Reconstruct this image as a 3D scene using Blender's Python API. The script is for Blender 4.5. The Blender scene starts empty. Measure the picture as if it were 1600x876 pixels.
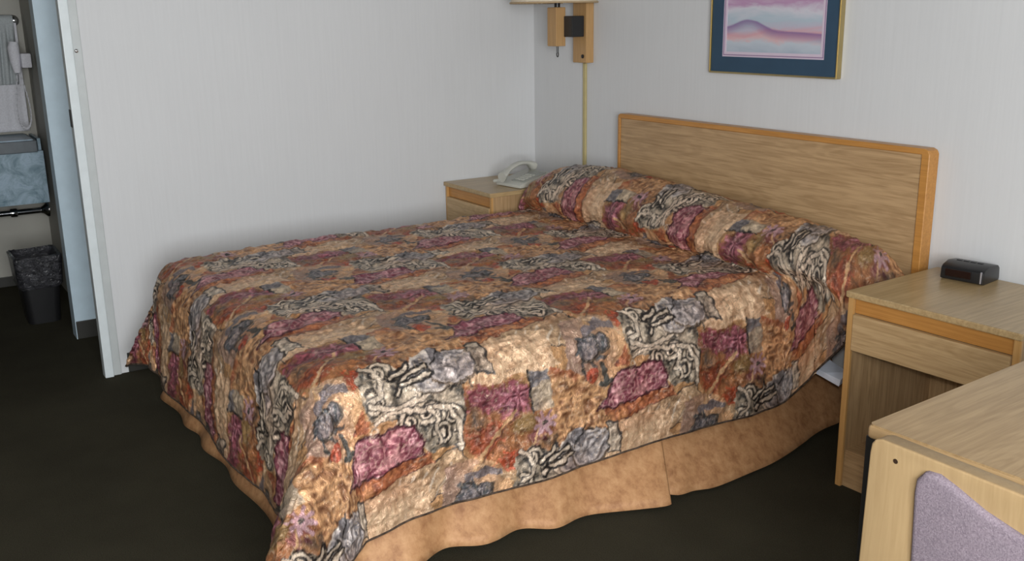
import bpy, bmesh, math, random
import numpy as np
from mathutils import Vector, Matrix

random.seed(7)
S = bpy.context.scene
COL = S.collection
PI = math.pi

# ------------------------------------------------------------------ camera
YAW, PITCH, ROLL = math.radians(147.28), math.radians(14.982), math.radians(-0.864)
fw = Vector((math.cos(YAW)*math.cos(PITCH), math.sin(YAW)*math.cos(PITCH), -math.sin(PITCH)))
rt = fw.cross(Vector((0, 0, 1))).normalized()
up = rt.cross(fw)
r2 = rt*math.cos(ROLL) + up*math.sin(ROLL)
u2 = -rt*math.sin(ROLL) + up*math.cos(ROLL)
cam_data = bpy.data.cameras.new('camera')
cam_data.sensor_width = 36.0
cam_data.lens = 1551.8/1600*36.0
cam_data.clip_start = 0.05
cam = bpy.data.objects.new('camera', cam_data)
COL.objects.link(cam)
m = Matrix((r2, u2, -fw)).transposed().to_4x4()
m.translation = Vector((4.3161, -2.9285, 1.4703))
cam.matrix_world = m
S.camera = cam

# ------------------------------------------------------------------ world, light, exposure
W = bpy.data.worlds.new('world')
S.world = W
W.use_nodes = True
W.node_tree.nodes['Background'].inputs[0].default_value = (0.80, 0.88, 1.0, 1)
W.node_tree.nodes['Background'].inputs[1].default_value = 1.0


def area(name, loc, aim, sx, sy, power, col):
    d = bpy.data.lights.new(name, 'AREA')
    d.shape = 'RECTANGLE'
    d.size, d.size_y, d.energy, d.color = sx, sy, power, col
    o = bpy.data.objects.new(name, d)
    COL.objects.link(o)
    o.location = loc
    o.rotation_euler = (Vector(aim)-Vector(loc)).to_track_quat('-Z', 'Z').to_euler()
    return o


# daylight coming in through the window of the right wall
area('window_daylight', (5.62, -3.1, 1.42), (0.0, -2.0, 1.05), 2.5, 1.25, 345, (0.97, 0.99, 1.0))
# the camera's own small flash, just above the lens
area('camera_flash', (4.33, -2.94, 1.56), (1.3, -1.0, 0.8), .10, .06, 27, (1.0, 0.985, 0.96))
S.view_settings.view_transform = 'Standard'
S.view_settings.look = 'None'
S.view_settings.gamma = 1.0
S.view_settings.use_curve_mapping = False
S.view_settings.exposure = -0.24

# ------------------------------------------------------------------ helpers


def lin(r, g, b):
    f = lambda c: (c/255/12.92) if c/255 <= .04045 else ((c/255+.055)/1.055)**2.4
    return (f(r), f(g), f(b), 1)


def mat_new(name):
    M = bpy.data.materials.new(name)
    M.use_nodes = True
    nt = M.node_tree
    return M, nt, nt.nodes, nt.links, nt.nodes['Principled BSDF']


def noise_node(nt, scale, mapscale=(1, 1, 1), detail=3, rough=.5, dist=0, rot=(0, 0, 0)):
    N, L = nt.nodes, nt.links
    tc = N.new('ShaderNodeTexCoord')
    mp = N.new('ShaderNodeMapping')
    mp.inputs['Scale'].default_value = mapscale
    mp.inputs['Rotation'].default_value = rot
    L.new(tc.outputs['Object'], mp.inputs['Vector'])
    n = N.new('ShaderNodeTexNoise')
    n.inputs['Scale'].default_value = scale
    n.inputs['Detail'].default_value = detail
    n.inputs['Roughness'].default_value = rough
    n.inputs['Distortion'].default_value = dist
    L.new(mp.outputs[0], n.inputs['Vector'])
    return n


def ramp(nt, src, stops):
    r = nt.nodes.new('ShaderNodeValToRGB')
    e = r.color_ramp.elements
    while len(e) < len(stops):
        e.new(.5)
    for k, (p, c) in enumerate(stops):
        e[k].position = p
        e[k].color = c
    nt.links.new(src, r.inputs[0])
    return r


def bump(nt, src, strength, dist, bs, prev=None):
    b = nt.nodes.new('ShaderNodeBump')
    b.inputs['Strength'].default_value = strength
    b.inputs['Distance'].default_value = dist
    nt.links.new(src, b.inputs['Height'])
    if prev:
        nt.links.new(prev.outputs[0], b.inputs['Normal'])
    nt.links.new(b.outputs[0], bs.inputs['Normal'])
    return b


def plain(name, col, rough=.5, metal=0, var=.06, nscale=20, bumps=0, spec=.5):
    M, nt, N, L, bs = mat_new(name)
    n = noise_node(nt, nscale)
    lo = tuple(c*(1-var) for c in col[:3])+(1,)
    hi = tuple(min(1, c*(1+var)) for c in col[:3])+(1,)
    r = ramp(nt, n.outputs['Fac'], [(.3, lo), (.7, hi)])
    L.new(r.outputs[0], bs.inputs['Base Color'])
    bs.inputs['Roughness'].default_value = rough
    bs.inputs['Metallic'].default_value = metal
    bs.inputs['Specular IOR Level'].default_value = spec
    if bumps:
        bump(nt, n.outputs['Fac'], bumps, .002, bs)
    return M


def wood(name, dark, light, axis, rough=.38, streak=1.0, fig=1.0):
    """oak: long streaks along axis plus wavy cathedral figure"""
    M, nt, N, L, bs = mat_new(name)
    sc = [38, 38, 38]
    sc[axis] = 1.3
    n1 = noise_node(nt, 3.2, tuple(sc), 5, .62, .6)
    sc2 = [7, 7, 7]
    sc2[axis] = .9
    n2 = noise_node(nt, 1.6, tuple(sc2), 3, .55, 1.6)
    wv = N.new('ShaderNodeMath')
    wv.operation = 'MULTIPLY'
    wv.inputs[1].default_value = 34
    L.new(n2.outputs['Fac'], wv.inputs[0])
    sn = N.new('ShaderNodeMath')
    sn.operation = 'SINE'
    L.new(wv.outputs[0], sn.inputs[0])
    ml = N.new('ShaderNodeMath')
    ml.operation = 'MULTIPLY_ADD'
    ml.inputs[1].default_value = .075*fig
    L.new(sn.outputs[0], ml.inputs[0])
    L.new(n1.outputs['Fac'], ml.inputs[2])
    r = ramp(nt, ml.outputs[0], [(.5-.2*streak, dark), (.5+.16*streak, light)])
    L.new(r.outputs[0], bs.inputs['Base Color'])
    bs.inputs['Roughness'].default_value = rough
    bs.inputs['Specular IOR Level'].default_value = .4
    bump(nt, n1.outputs['Fac'], .12, .001, bs)
    return M


def mesh_obj(name, me, mat, parent=None, loc=(0, 0, 0), smooth=False, kind=None):
    if mat is not None:
        me.materials.append(mat)
    if smooth:
        for p in me.polygons:
            p.use_smooth = True
    o = bpy.data.objects.new(name, me)
    COL.objects.link(o)
    o.location = loc
    if parent:
        o.parent = parent
    if kind:
        o['kind'] = kind
    return o


def obj(name, bm, mat, parent=None, loc=(0, 0, 0), smooth=False, kind=None):
    bmesh.ops.recalc_face_normals(bm, faces=bm.faces[:])
    me = bpy.data.meshes.new(name)
    bm.to_mesh(me)
    bm.free()
    o = mesh_obj(name, me, mat, parent, loc, smooth, kind)
    if smooth:
        me.set_sharp_from_angle(angle=math.radians(40))
    return o


def box(x0, x1, y0, y1, z0, z1, bev=0, seg=2):
    bm = bmesh.new()
    bmesh.ops.create_cube(bm, size=1)
    for v in bm.verts:
        v.co = Vector(((x0+x1)/2+v.co.x*(x1-x0), (y0+y1)/2+v.co.y*(y1-y0), (z0+z1)/2+v.co.z*(z1-z0)))
    if bev:
        bmesh.ops.bevel(bm, geom=bm.edges[:], offset=bev, segments=seg, affect='EDGES', profile=.6)
    return bm


def prism(pts, depth, plane='xz', off=0, bev=0, seg=2):
    """extrude an outline; plane xz -> along y, xy -> along z, yz -> along x"""
    bm = bmesh.new()
    def P(a, b, c):
        return {'xz': (a, c, b), 'xy': (a, b, c), 'yz': (c, a, b)}[plane]
    v = [bm.verts.new(P(a, b, off)) for a, b in pts]
    f = bm.faces.new(v)
    ex = bmesh.ops.extrude_face_region(bm, geom=[f])
    d = Vector(P(0, 0, depth))
    for g in ex['geom']:
        if isinstance(g, bmesh.types.BMVert):
            g.co += d
    bmesh.ops.recalc_face_normals(bm, faces=bm.faces[:])
    if bev:
        bmesh.ops.bevel(bm, geom=[e for e in bm.edges if e.calc_face_angle(0) > .6], offset=bev, segments=seg, affect='EDGES', profile=.6)
    return bm


def tube(pts, rad, n=10, closed=False, caps=True):
    bm = bmesh.new()
    P = [Vector(p) for p in pts]
    rads = rad if isinstance(rad, (list, tuple)) else [rad]*len(P)
    rings = []
    ref = Vector((0, 0, 1))
    for i, p in enumerate(P):
        a = P[max(i-1, 0)] if not closed else P[i-1]
        b = P[min(i+1, len(P)-1)] if not closed else P[(i+1) % len(P)]
        t = (b-a).normalized()
        if abs(t.dot(ref)) > .95:
            ref = Vector((1, 0, 0)) if abs(t.x) < .9 else Vector((0, 1, 0))
        s = t.cross(ref).normalized()
        q = s.cross(t)
        ref = q
        rings.append([bm.verts.new(p+(s*math.cos(2*PI*k/n)+q*math.sin(2*PI*k/n))*rads[i]) for k in range(n)])
    m_ = len(rings)
    for i in range(m_ if closed else m_-1):
        A, B = rings[i], rings[(i+1) % m_]
        for k in range(n):
            bm.faces.new((A[k], A[(k+1) % n], B[(k+1) % n], B[k]))
    if caps and not closed:
        bm.faces.new(rings[0][::-1])
        bm.faces.new(rings[-1])
    return bm


def lathe(prof, n=32, c=(0, 0, 0), cap=True):
    bm = bmesh.new()
    rings = [[bm.verts.new((c[0]+r*math.cos(2*PI*k/n), c[1]+r*math.sin(2*PI*k/n), c[2]+z)) for k in range(n)] for r, z in prof]
    for A, B in zip(rings, rings[1:]):
        for k in range(n):
            bm.faces.new((A[k], A[(k+1) % n], B[(k+1) % n], B[k]))
    if cap:
        bm.faces.new(rings[0][::-1])
        bm.faces.new(rings[-1])
    return bm


def frame_bm(x0, x1, z0, z1, w, y0, y1, bev=0):
    """rectangular frame in the xz plane with bar width w between y0 and y1"""
    bm = bmesh.new()
    R = []
    for y in (y0, y1):
        R.append([bm.verts.new((x, y, z)) for x, z in ((x0, z0), (x1, z0), (x1, z1), (x0, z1))])
        R.append([bm.verts.new((x, y, z)) for x, z in ((x0+w, z0+w), (x1-w, z0+w), (x1-w, z1-w), (x0+w, z1-w))])
    for k in range(4):
        j = (k+1) % 4
        bm.faces.new((R[0][k], R[0][j], R[1][j], R[1][k]))
        bm.faces.new((R[2][k], R[2][j], R[3][j], R[3][k]))
        bm.faces.new((R[0][k], R[0][j], R[2][j], R[2][k]))
        bm.faces.new((R[1][k], R[1][j], R[3][j], R[3][k]))
    bmesh.ops.recalc_face_normals(bm, faces=bm.faces[:])
    if bev:
        bmesh.ops.bevel(bm, geom=bm.edges[:], offset=bev, segments=2, affect='EDGES')
    return bm


def tag(o, label, cat, group=None):
    o['label'] = label
    o['category'] = cat
    if group:
        o['group'] = group
    return o


def thing(name, label, cat, loc=(0, 0, 0), rotz=0, group=None):
    o = bpy.data.objects.new(name, None)
    o.empty_display_size = .1
    COL.objects.link(o)
    o.location = loc
    o.rotation_euler = (0, 0, rotz)
    return tag(o, label, cat, group)


def dup(root, loc, rotz, label, scale=(1, 1, 1)):
    r = root.copy()
    COL.objects.link(r)
    r.location, r.rotation_euler, r.scale = loc, (0, 0, rotz), scale
    r['label'] = label
    for ch in list(root.children):
        c = ch.copy()
        COL.objects.link(c)
        c.parent = r
        for g in list(ch.children):
            d = g.copy()
            COL.objects.link(d)
            d.parent = c
    return r


# value noise in numpy -----------------------------------------------
def vnoise(x, y, seed=0, per=None):
    rng = np.random.RandomState(seed)
    T = rng.rand(256, 256)
    xi, yi = np.floor(x).astype(int), np.floor(y).astype(int)
    fx, fy = x-xi, y-yi
    fx, fy = fx*fx*(3-2*fx), fy*fy*(3-2*fy)
    if per:
        g = lambda a, b: T[(a % per[0]) & 255, (b % per[1]) & 255]
    else:
        g = lambda a, b: T[a & 255, b & 255]
    return (g(xi, yi)*(1-fx)*(1-fy)+g(xi+1, yi)*fx*(1-fy)+g(xi, yi+1)*(1-fx)*fy+g(xi+1, yi+1)*fx*fy)*2-1


def fbm(x, y, seed, octs=3):
    s, a = 0, 1
    for k in range(octs):
        s = s+a*vnoise(x*2**k, y*2**k, seed+k)
        a *= .5
    return s


# ------------------------------------------------------------------ materials
def wallpaper(name, col):
    M, nt, N, L, bs = mat_new(name)
    n = noise_node(nt, 9, (9, 9, .35), 4, .7)
    n2 = noise_node(nt, 1.1, (1, 1, 1), 2)
    lo = tuple(c*.975 for c in col[:3])+(1,)
    hi = tuple(min(1, c*1.02) for c in col[:3])+(1,)
    r = ramp(nt, n.outputs['Fac'], [(.3, lo), (.7, hi)])
    r2_ = ramp(nt, n2.outputs['Fac'], [(.3, (.96, .96, .96, 1)), (.7, (1, 1, 1, 1))])
    mx = N.new('ShaderNodeMixRGB')
    mx.blend_type = 'MULTIPLY'
    mx.inputs[0].default_value = 1
    L.new(r.outputs[0], mx.inputs[1])
    L.new(r2_.outputs[0], mx.inputs[2])
    L.new(mx.outputs[0], bs.inputs['Base Color'])
    bs.inputs['Roughness'].default_value = .62
    bs.inputs['Specular IOR Level'].default_value = .3
    bump(nt, n.outputs['Fac'], .10, .001, bs)
    return M


M_WALL = wallpaper('wallpaper', (.635, .645, .655, 1))
M_FARWALL = plain('unseen_dark_wall', (.30, .26, .21, 1), .6, var=.1, nscale=3)  # unseen walls, made dark to cut the bounced light
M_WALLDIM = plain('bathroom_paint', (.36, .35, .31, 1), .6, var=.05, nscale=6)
M_PAINT = plain('trim_paint', (.50, .53, .53, 1), .35, var=.04)
M_JAMB = plain('daylit_jamb_paint', (.66, .72, .74, 1), .35, var=.04)  # white jamb with daylight's brightness and blue put into the colour
M_DAYLIT = plain('daylit_blue_wall', (.49, .61, .69, 1), .4, var=.04)  # blue tint and brightness of daylight put into the partition's colour
M_CEIL = plain('ceiling_paint', (.27, .26, .245, 1), .8, var=.04, nscale=60, bumps=.3)
M_BASE = plain('vinyl_base', (.018, .017, .013, 1), .5)


def carpet():
    M, nt, N, L, bs = mat_new('carpet')
    n = noise_node(nt, 260, (1, 1, 1), 3, .7)
    n2 = noise_node(nt, 3, (1, 1, 1), 4, .6)
    r = ramp(nt, n.outputs['Fac'], [(.25, (.031, .0275, .018, 1)), (.75, (.066, .060, .040, 1))])
    r2_ = ramp(nt, n2.outputs['Fac'], [(.3, (.82, .82, .82, 1)), (.7, (1.1, 1.1, 1.1, 1))])
    mx = N.new('ShaderNodeMixRGB')
    mx.blend_type = 'MULTIPLY'
    mx.inputs[0].default_value = 1
    L.new(r.outputs[0], mx.inputs[1])
    L.new(r2_.outputs[0], mx.inputs[2])
    L.new(mx.outputs[0], bs.inputs['Base Color'])
    bs.inputs['Roughness'].default_value = 1
    bs.inputs['Specular IOR Level'].default_value = .08
    bump(nt, n.outputs['Fac'], .8, .008, bs)
    return M


M_CARPET = carpet()
OAK_D, OAK_L = lin(154, 124, 88), lin(184, 153, 114)
M_OAKX = wood('oak_grain_x', OAK_D, OAK_L, 0)
M_OAKY = wood('oak_grain_y', OAK_D, OAK_L, 1)
M_OAKZ = wood('oak_grain_z', OAK_D, OAK_L, 2)
M_TOPX = wood('oak_top', lin(160, 134, 94), lin(184, 158, 116), 1, .3)
M_OAKFRONT_LIT = wood('oak_drawer_front_lit', lin(170, 140, 98), lin(198, 168, 126), 0)  # lighter copy of the oak; light falling on the drawer is in the colour
M_HONEYX = wood('honey_oak_x', lin(164, 112, 54), lin(192, 138, 72), 0, .35, 1.3, .5)
M_HONEYZ = wood('honey_oak_z', lin(176, 132, 76), lin(200, 156, 98), 2, .35, 1.3, .5)
M_LAMPWOOD = wood('lamp_oak', lin(166, 130, 84), lin(188, 150, 102), 2, .38, 1.3, .5)
M_TABLE = wood('table_oak', lin(154, 126, 88), lin(178, 150, 110), 1, .3)
M_TABLE_EDGE = wood('table_edge_oak', lin(166, 135, 95), lin(188, 158, 116), 0, .3, 1.2, .4)
M_CHAIRZ = wood('chair_oak_z', lin(150, 125, 90), lin(167, 142, 105), 2, .38, 1.4, .4)
M_CHAIRX = wood('chair_oak_x', lin(190, 156, 112), lin(210, 178, 134), 0, .38, 1.4, .4)
M_BLACK = plain('black_plastic', (.012, .012, .013, 1), .35)
M_BLACKMETAL = plain('black_metal', (.012, .012, .012, 1), .4, spec=.5)
M_CHROME = plain('chrome', (.75, .76, .78, 1), .12, 1, .02)
M_BRASS = plain('brass', (.50, .40, .20, 1), .42, 1, .05)
M_GOLDPAINT = plain('cord_cover_gold', (.50, .42, .20, 1), .45, .2, .06)
M_PHONE = plain('phone_plastic', (.50, .50, .45, 1), .4, var=.03)
M_PHONE_D = plain('phone_inset_plastic', (.33, .34, .31, 1), .45, var=.03)
M_CLOTH_W = plain('white_terry', (.62, .62, .66, 1), .95, var=.08, nscale=120, bumps=.6)
M_CLOTH_G = plain('pale_grey_terry', (.40, .43, .44, 1), .95, var=.1, nscale=120, bumps=.6)
M_SHEET = plain('sheet_cotton', (.72, .78, .90, 1), .9)
M_MATT = plain('mattress_ticking', (.7, .7, .68, 1), .9)
M_NAVY = plain('navy_mat', lin(44, 70, 92), .75, var=.05)
M_PINKMAT = plain('pale_mat', lin(205, 190, 205), .8, var=.02)
M_PURPLELINE = plain('mat_line', lin(150, 125, 155), .8, var=.02)
M_BIN = plain('bin_plastic', (.010, .010, .011, 1), .4)
M_DARKWOOD = plain('dark_bracket', (.03, .015, .008, 1), .5)


def upholstery():
    M, nt, N, L, bs = mat_new('lavender_tweed')
    n = noise_node(nt, 330, (1, 1, 1), 3, .8)
    n2 = noise_node(nt, 14, (1, 1, 1), 3, .6)
    r = ramp(nt, n.outputs['Fac'], [(.28, lin(102, 91, 102)), (.5, lin(130, 119, 127)), (.75, lin(158, 148, 155))])
    r2_ = ramp(nt, n2.outputs['Fac'], [(.3, (.9, .9, .92, 1)), (.7, (1.05, 1.03, 1.05, 1))])
    mx = N.new('ShaderNodeMixRGB')
    mx.blend_type = 'MULTIPLY'
    mx.inputs[0].default_value = 1
    L.new(r.outputs[0], mx.inputs[1])
    L.new(r2_.outputs[0], mx.inputs[2])
    L.new(mx.outputs[0], bs.inputs['Base Color'])
    bs.inputs['Roughness'].default_value = .95
    bs.inputs['Specular IOR Level'].default_value = .15
    bump(nt, n.outputs['Fac'], .6, .002, bs)
    return M


M_LAV = upholstery()


def skirt_mat():
    M, nt, N, L, bs = mat_new('tan_satin')
    n = noise_node(nt, 26, (1, 1, .8), 5, .7, .2)
    r = ramp(nt, n.outputs['Fac'], [(.3, lin(146, 100, 64)), (.5, lin(178, 132, 90)), (.75, lin(200, 156, 112))])
    L.new(r.outputs[0], bs.inputs['Base Color'])
    bs.inputs['Roughness'].default_value = .62
    bs.inputs['Metallic'].default_value = .10
    bump(nt, n.outputs['Fac'], .3, .006, bs)
    return M


M_SKIRT = skirt_mat()


def marble():
    M, nt, N, L, bs = mat_new('blue_marble_laminate')
    n = noise_node(nt, 9, (1, 1, 1), 5, .65, 1.4)
    r = ramp(nt, n.outputs['Fac'], [(.3, lin(70, 105, 118)), (.45, lin(128, 152, 165)), (.6, lin(160, 182, 198)), (.75, lin(112, 136, 156))])
    L.new(r.outputs[0], bs.inputs['Base Color'])
    bs.inputs['Roughness'].default_value = .3
    return M


M_MARBLE = marble()


def bag_mat():
    M, nt, N, L, bs = mat_new('bin_liner_film')
    n = noise_node(nt, 26, (1, 1, 1.6), 4, .7, .8)
    r = ramp(nt, n.outputs['Fac'], [(.35, (.012, .012, .014, 1)), (.75, (.07, .07, .08, 1))])
    L.new(r.outputs[0], bs.inputs['Base Color'])
    bs.inputs['Roughness'].default_value = .28
    bump(nt, n.outputs['Fac'], .8, .02, bs)
    return M


M_BAG = bag_mat()


def shade_mat():
    M, nt, N, L, bs = mat_new('lamp_shade_cloth')
    n = noise_node(nt, 60, (1, 1, 6), 3)
    r = ramp(nt, n.outputs['Fac'], [(.3, lin(206, 192, 170)), (.7, lin(226, 214, 194))])
    L.new(r.outputs[0], bs.inputs['Base Color'])
    bs.inputs['Roughness'].default_value = .9
    return M


M_SHADE = shade_mat()

# ------------------------------------------------------------------ the setting
XR, YF, ZC = 5.5, -4.7, 2.45
YJ = -2.17                         # end of the left wall
obj('floor', box(-2.1, XR+.1, YF-.1, .1, -.08, 0), M_CARPET, kind='structure')
obj('ceiling', box(-2.1, XR+.1, YF-.1, .1, ZC, ZC+.08), M_CEIL, kind='structure')
obj('wall_back', box(-.13, XR+.1, 0, .1, 0, ZC), M_WALL, kind='structure')
bm = box(-.13, 0, YJ, 0, 0, ZC)
obj('wall_left', bm, M_WALL, kind='structure')
obj('wall_left_far', box(-.13, 0, YF, -3.16, 0, ZC), M_WALL, kind='structure')
obj('wall_left_header', box(-.13, 0, -3.16, YJ, 2.06, ZC), M_WALL, kind='structure')
obj('wall_front', box(-2.1, XR+.1, YF-.1, YF, 0, ZC), M_FARWALL, kind='structure')
# right wall with its window opening
WY0, WY1, WZ0, WZ1 = -4.45, -1.75, .70, 2.10
obj('wall_right', box(XR, XR+.1, YF, WY0, 0, ZC), M_FARWALL, kind='structure')
obj('wall_right_near', box(XR, XR+.1, WY1, 0, 0, ZC), M_FARWALL, kind='structure')
obj('wall_right_sill', box(XR, XR+.1, WY0, WY1, 0, WZ0), M_FARWALL, kind='structure')
obj('wall_right_lintel', box(XR, XR+.1, WY0, WY1, WZ1, ZC), M_FARWALL, kind='structure')
w1 = bpy.data.objects.new('window_1', None)
COL.objects.link(w1)
w1['kind'] = 'structure'
w1.location = (XR, WY0, WZ0)
L1, H1 = WY1-WY0, WZ1-WZ0
obj('window_rail', box(.02, .08, 0, L1, 0, .05), M_PAINT, w1)
obj('window_rail', box(.02, .08, 0, L1, H1-.05, H1), M_PAINT, w1)
obj('window_stile', box(.02, .08, 0, .05, .05, H1-.05), M_PAINT, w1)
obj('window_stile', box(.02, .08, L1-.05, L1, .05, H1-.05), M_PAINT, w1)
obj('window_mullion', box(.03, .07, L1/2-.02, L1/2+.02, .05, H1-.05), M_PAINT, w1)
# closet / vanity area beyond the left wall
obj('wall_partition', box(-.72, -.62, -2.235, -.8, 0, ZC), M_DAYLIT, kind='structure')
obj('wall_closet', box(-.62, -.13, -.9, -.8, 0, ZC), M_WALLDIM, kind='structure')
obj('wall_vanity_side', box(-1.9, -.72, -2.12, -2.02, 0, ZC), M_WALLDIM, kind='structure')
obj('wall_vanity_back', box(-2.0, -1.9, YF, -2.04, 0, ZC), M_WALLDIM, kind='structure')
# dark cove base
obj('baseboard_left', box(0, .007, -2.135, 0, 0, .088, .003), M_BASE, kind='structure')
obj('baseboard_back', box(.007, XR, -.007, 0, 0, .088, .003), M_BASE, kind='structure')
obj('baseboard_left_far', box(0, .007, YF, -3.18, 0, .088, .003), M_BASE, kind='structure')
obj('baseboard_partition', box(-.62, -.613, -2.232, -.9, 0, .088, .003), M_BASE, kind='structure')
obj('baseboard_vanity', box(-1.9, -1.893, YF, -2.14, 0, .06, .003), M_BASE, kind='structure')
# painted jamb and casing at the end of the left wall
d1 = bpy.data.objects.new('door_1', None)
COL.objects.link(d1)
d1['kind'] = 'structure'
d1.location = (0, YJ, 0)
obj('casing', box(0, .012, -.03, .004, 0, 2.1, .003), M_PAINT, d1)  # darker trim colour stands in for shade on this strip
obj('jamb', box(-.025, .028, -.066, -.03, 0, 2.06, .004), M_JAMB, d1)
obj('head_jamb', box(-.14, .028, -.99, -.066, 2.03, 2.06, .004), M_PAINT, d1)
obj('jamb', box(-.14, .028, -.99, -.955, 0, 2.03, .004), M_PAINT, d1)
obj('strike_plate', box(-.02, .02, -.0685, -.066, 1.06, 1.13, .001), M_BLACKMETAL, d1)
# nail left in the wallpaper
nl = obj('wall_nail', lathe([(.002, 0), (.002, .012), (.007, .012), (.007, .015), (.003, .017)], 12), M_CHROME, smooth=True)
nl.rotation_euler = (0, PI/2, 0)
nl.location = (.012, -2.190, 1.357)
tag(nl, 'tiny bright nail head in the casing at the end of the left wall', 'nail')

# ------------------------------------------------------------------ bedspread pattern (printed cloth, painted as vertex colours)
UP, VP = .87, .345                     # repeat along the bed, row spacing (rows shift by half)
NX, NY = 696, 552
gu = (np.arange(NX)+.5)/NX*UP
gv = (np.arange(NY)+.5)/NY*2*VP
GU, GV = np.meshgrid(gu, gv, indexing='ij')


def pn(scale_cells, seed, jx=0):
    """periodic noise over the tile; cells per U repeat"""
    cx, cy = int(scale_cells), max(1, int(round(scale_cells*2*VP/UP)))
    return vnoise(GU/UP*cx, GV/(2*VP)*cy, seed, (cx, cy))


WU = GU+.006*pn(14, 1)+.006*pn(34, 2)+.0035*pn(80, 5)
WV = GV+.006*pn(14, 3)+.006*pn(34, 4)+.0035*pn(80, 6)
TILE = np.zeros((NX, NY, 3))


def C(r, g, b):
    return np.array(lin(r, g, b)[:3])


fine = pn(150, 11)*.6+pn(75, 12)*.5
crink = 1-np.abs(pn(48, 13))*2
bub = np.clip(1-np.abs(pn(60, 21))*2.6, 0, 1)
mid = pn(24, 15)
TILE[:] = C(192, 150, 104)
OFFS = [(i*UP+(j % 2)*UP/2, j*VP) for i in (-2, -1, 0, 1, 2) for j in (-2, -1, 0, 1, 2, 3)]
OU, OV = .45, .30                      # where the block's own origin lies in the tile


def local():
    for ou, ov in OFFS:
        yield WU-OU-ou, WV-OV-ov


def inpoly(u, v, pts):
    inside = np.zeros(u.shape, bool)
    n = len(pts)
    for i in range(n):
        (x1, y1), (x2, y2) = pts[i], pts[(i+1) % n]
        if y1 == y2:
            continue
        c = ((y1 > v) != (y2 > v)) & (u < (x2-x1)*(v-y1)/(y2-y1)+x1)
        inside ^= c
    return inside


def segdist(u, v, pts, closed=False):
    d = np.full(u.shape, 9.)
    n = len(pts)
    for i in range(n if closed else n-1):
        (x1, y1), (x2, y2) = pts[i], pts[(i+1) % n]
        dx, dy = x2-x1, y2-y1
        t = np.clip(((u-x1)*dx+(v-y1)*dy)/(dx*dx+dy*dy+1e-9), 0, 1)
        d = np.minimum(d, np.hypot(u-x1-t*dx, v-y1-t*dy))
    return d


def put(mask, col, k=1.0):
    TILE[mask] = TILE[mask]*(1-k)+col*k if col.ndim == 1 else TILE[mask]*(1-k)+col[mask]*k


def bbox(u, v, pts, pad=.03):
    xs, ys = [p[0] for p in pts], [p[1] for p in pts]
    return (u > min(xs)-pad) & (u < max(xs)+pad) & (v > min(ys)-pad) & (v < max(ys)+pad)


def fill(pts, fn, line=None, lw=.003):
    for u, v in local():
        bb = bbox(u, v, pts)
        if not bb.any():
            continue
        idx = np.nonzero(bb)
        uu, vv = u[idx], v[idx]
        ins = inpoly(uu, vv, pts)
        ix = (idx[0][ins], idx[1][ins])
        TILE[ix] = fn(ix, uu[ins], vv[ins])
        if line is not None:
            d = segdist(uu, vv, pts, True)
            k = np.clip((lw-d)/.0015+.5, 0, 1)[:, None]
            TILE[idx] = TILE[idx]*(1-k)+line*k


def stroke(pts, w, col, k=1.0):
    for u, v in local():
        bb = bbox(u, v, pts)
        if not bb.any():
            continue
        idx = np.nonzero(bb)
        d = segdist(u[idx], v[idx], pts)
        kk = (np.clip((w-d)/.0016+.5, 0, 1)*k)[:, None]
        TILE[idx] = TILE[idx]*(1-kk)+col*kk


def tex(a, b, n=None, amp=1.0):
    n = crink if n is None else n

    def f(ix, u, v):
        k = np.clip(.5+.5*amp*(.6*n[ix]+.5*fine[ix]), 0, 1)[:, None]
        return a*(1-k)+b*k
    return f


def spiral(cx, cy, r, turns=1.6, ph=0, sgn=1, n=26):
    return [(cx+r*(1-.85*i/n)*math.cos(ph+sgn*turns*2*PI*i/n), cy+r*(1-.85*i/n)*math.sin(ph+sgn*turns*2*PI*i/n)) for i in range(n+1)]


def ell(cx, cy, rx, ry, n=18, rot=0):
    o = []
    for i in range(n):
        a, b = rx*math.cos(2*PI*i/n), ry*math.sin(2*PI*i/n)
        o.append((cx+a*math.cos(rot)-b*math.sin(rot), cy+a*math.sin(rot)+b*math.cos(rot)))
    return o


INK, INK2 = C(36, 32, 31), C(62, 58, 56)
CREAM, BEIGE = C(226, 212, 190), C(190, 164, 128)
TAN, TAND, TANL = C(200, 158, 112), C(172, 124, 80), C(220, 184, 138)
RUST, RUSTD, RUSTL = C(168, 88, 58), C(122, 58, 42), C(200, 132, 90)
PLUM, PLUMD, PLUML = C(146, 78, 92), C(96, 44, 58), C(206, 150, 158)
GREY, GREYD, GREYL = C(150, 146, 146), C(96, 94, 98), C(196, 190, 186)
OLIVE = C(158, 130, 84)


def rose(cx, cy, rx, ry, rot=0, dark=False):
    a, b = (GREYD, GREYL) if not dark else (C(70, 70, 78), C(160, 152, 150))
    fill(ell(cx+.006, cy-.004, rx*1.18, ry*1.16, rot=rot), tex(INK2, C(120, 104, 86)))

    def f(ix, u, v):
        du, dv = (u-cx)/rx, (v-cy)/ry
        r, t = np.hypot(du, dv), np.arctan2(dv, du)
        w = np.sin(r*13+2.2*np.sin(t*2.5+r*4)+1.3*mid[ix])
        k = np.clip(.55+.42*w+.2*fine[ix], 0, 1)[:, None]
        return a*(1-k)+b*k
    fill(ell(cx, cy, rx, ry, rot=rot), f, GREYL if not dark else INK2, .003)


def flower(cx, cy, r, petals, col, core, ph=0):
    for k in range(petals):
        t = ph+2*PI*k/petals
        stroke([(cx, cy), (cx+r*math.cos(t), cy+r*math.sin(t))], r*.17, col)
    stroke([(cx, cy), (cx+.001, cy)], r*.22, core)


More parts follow.
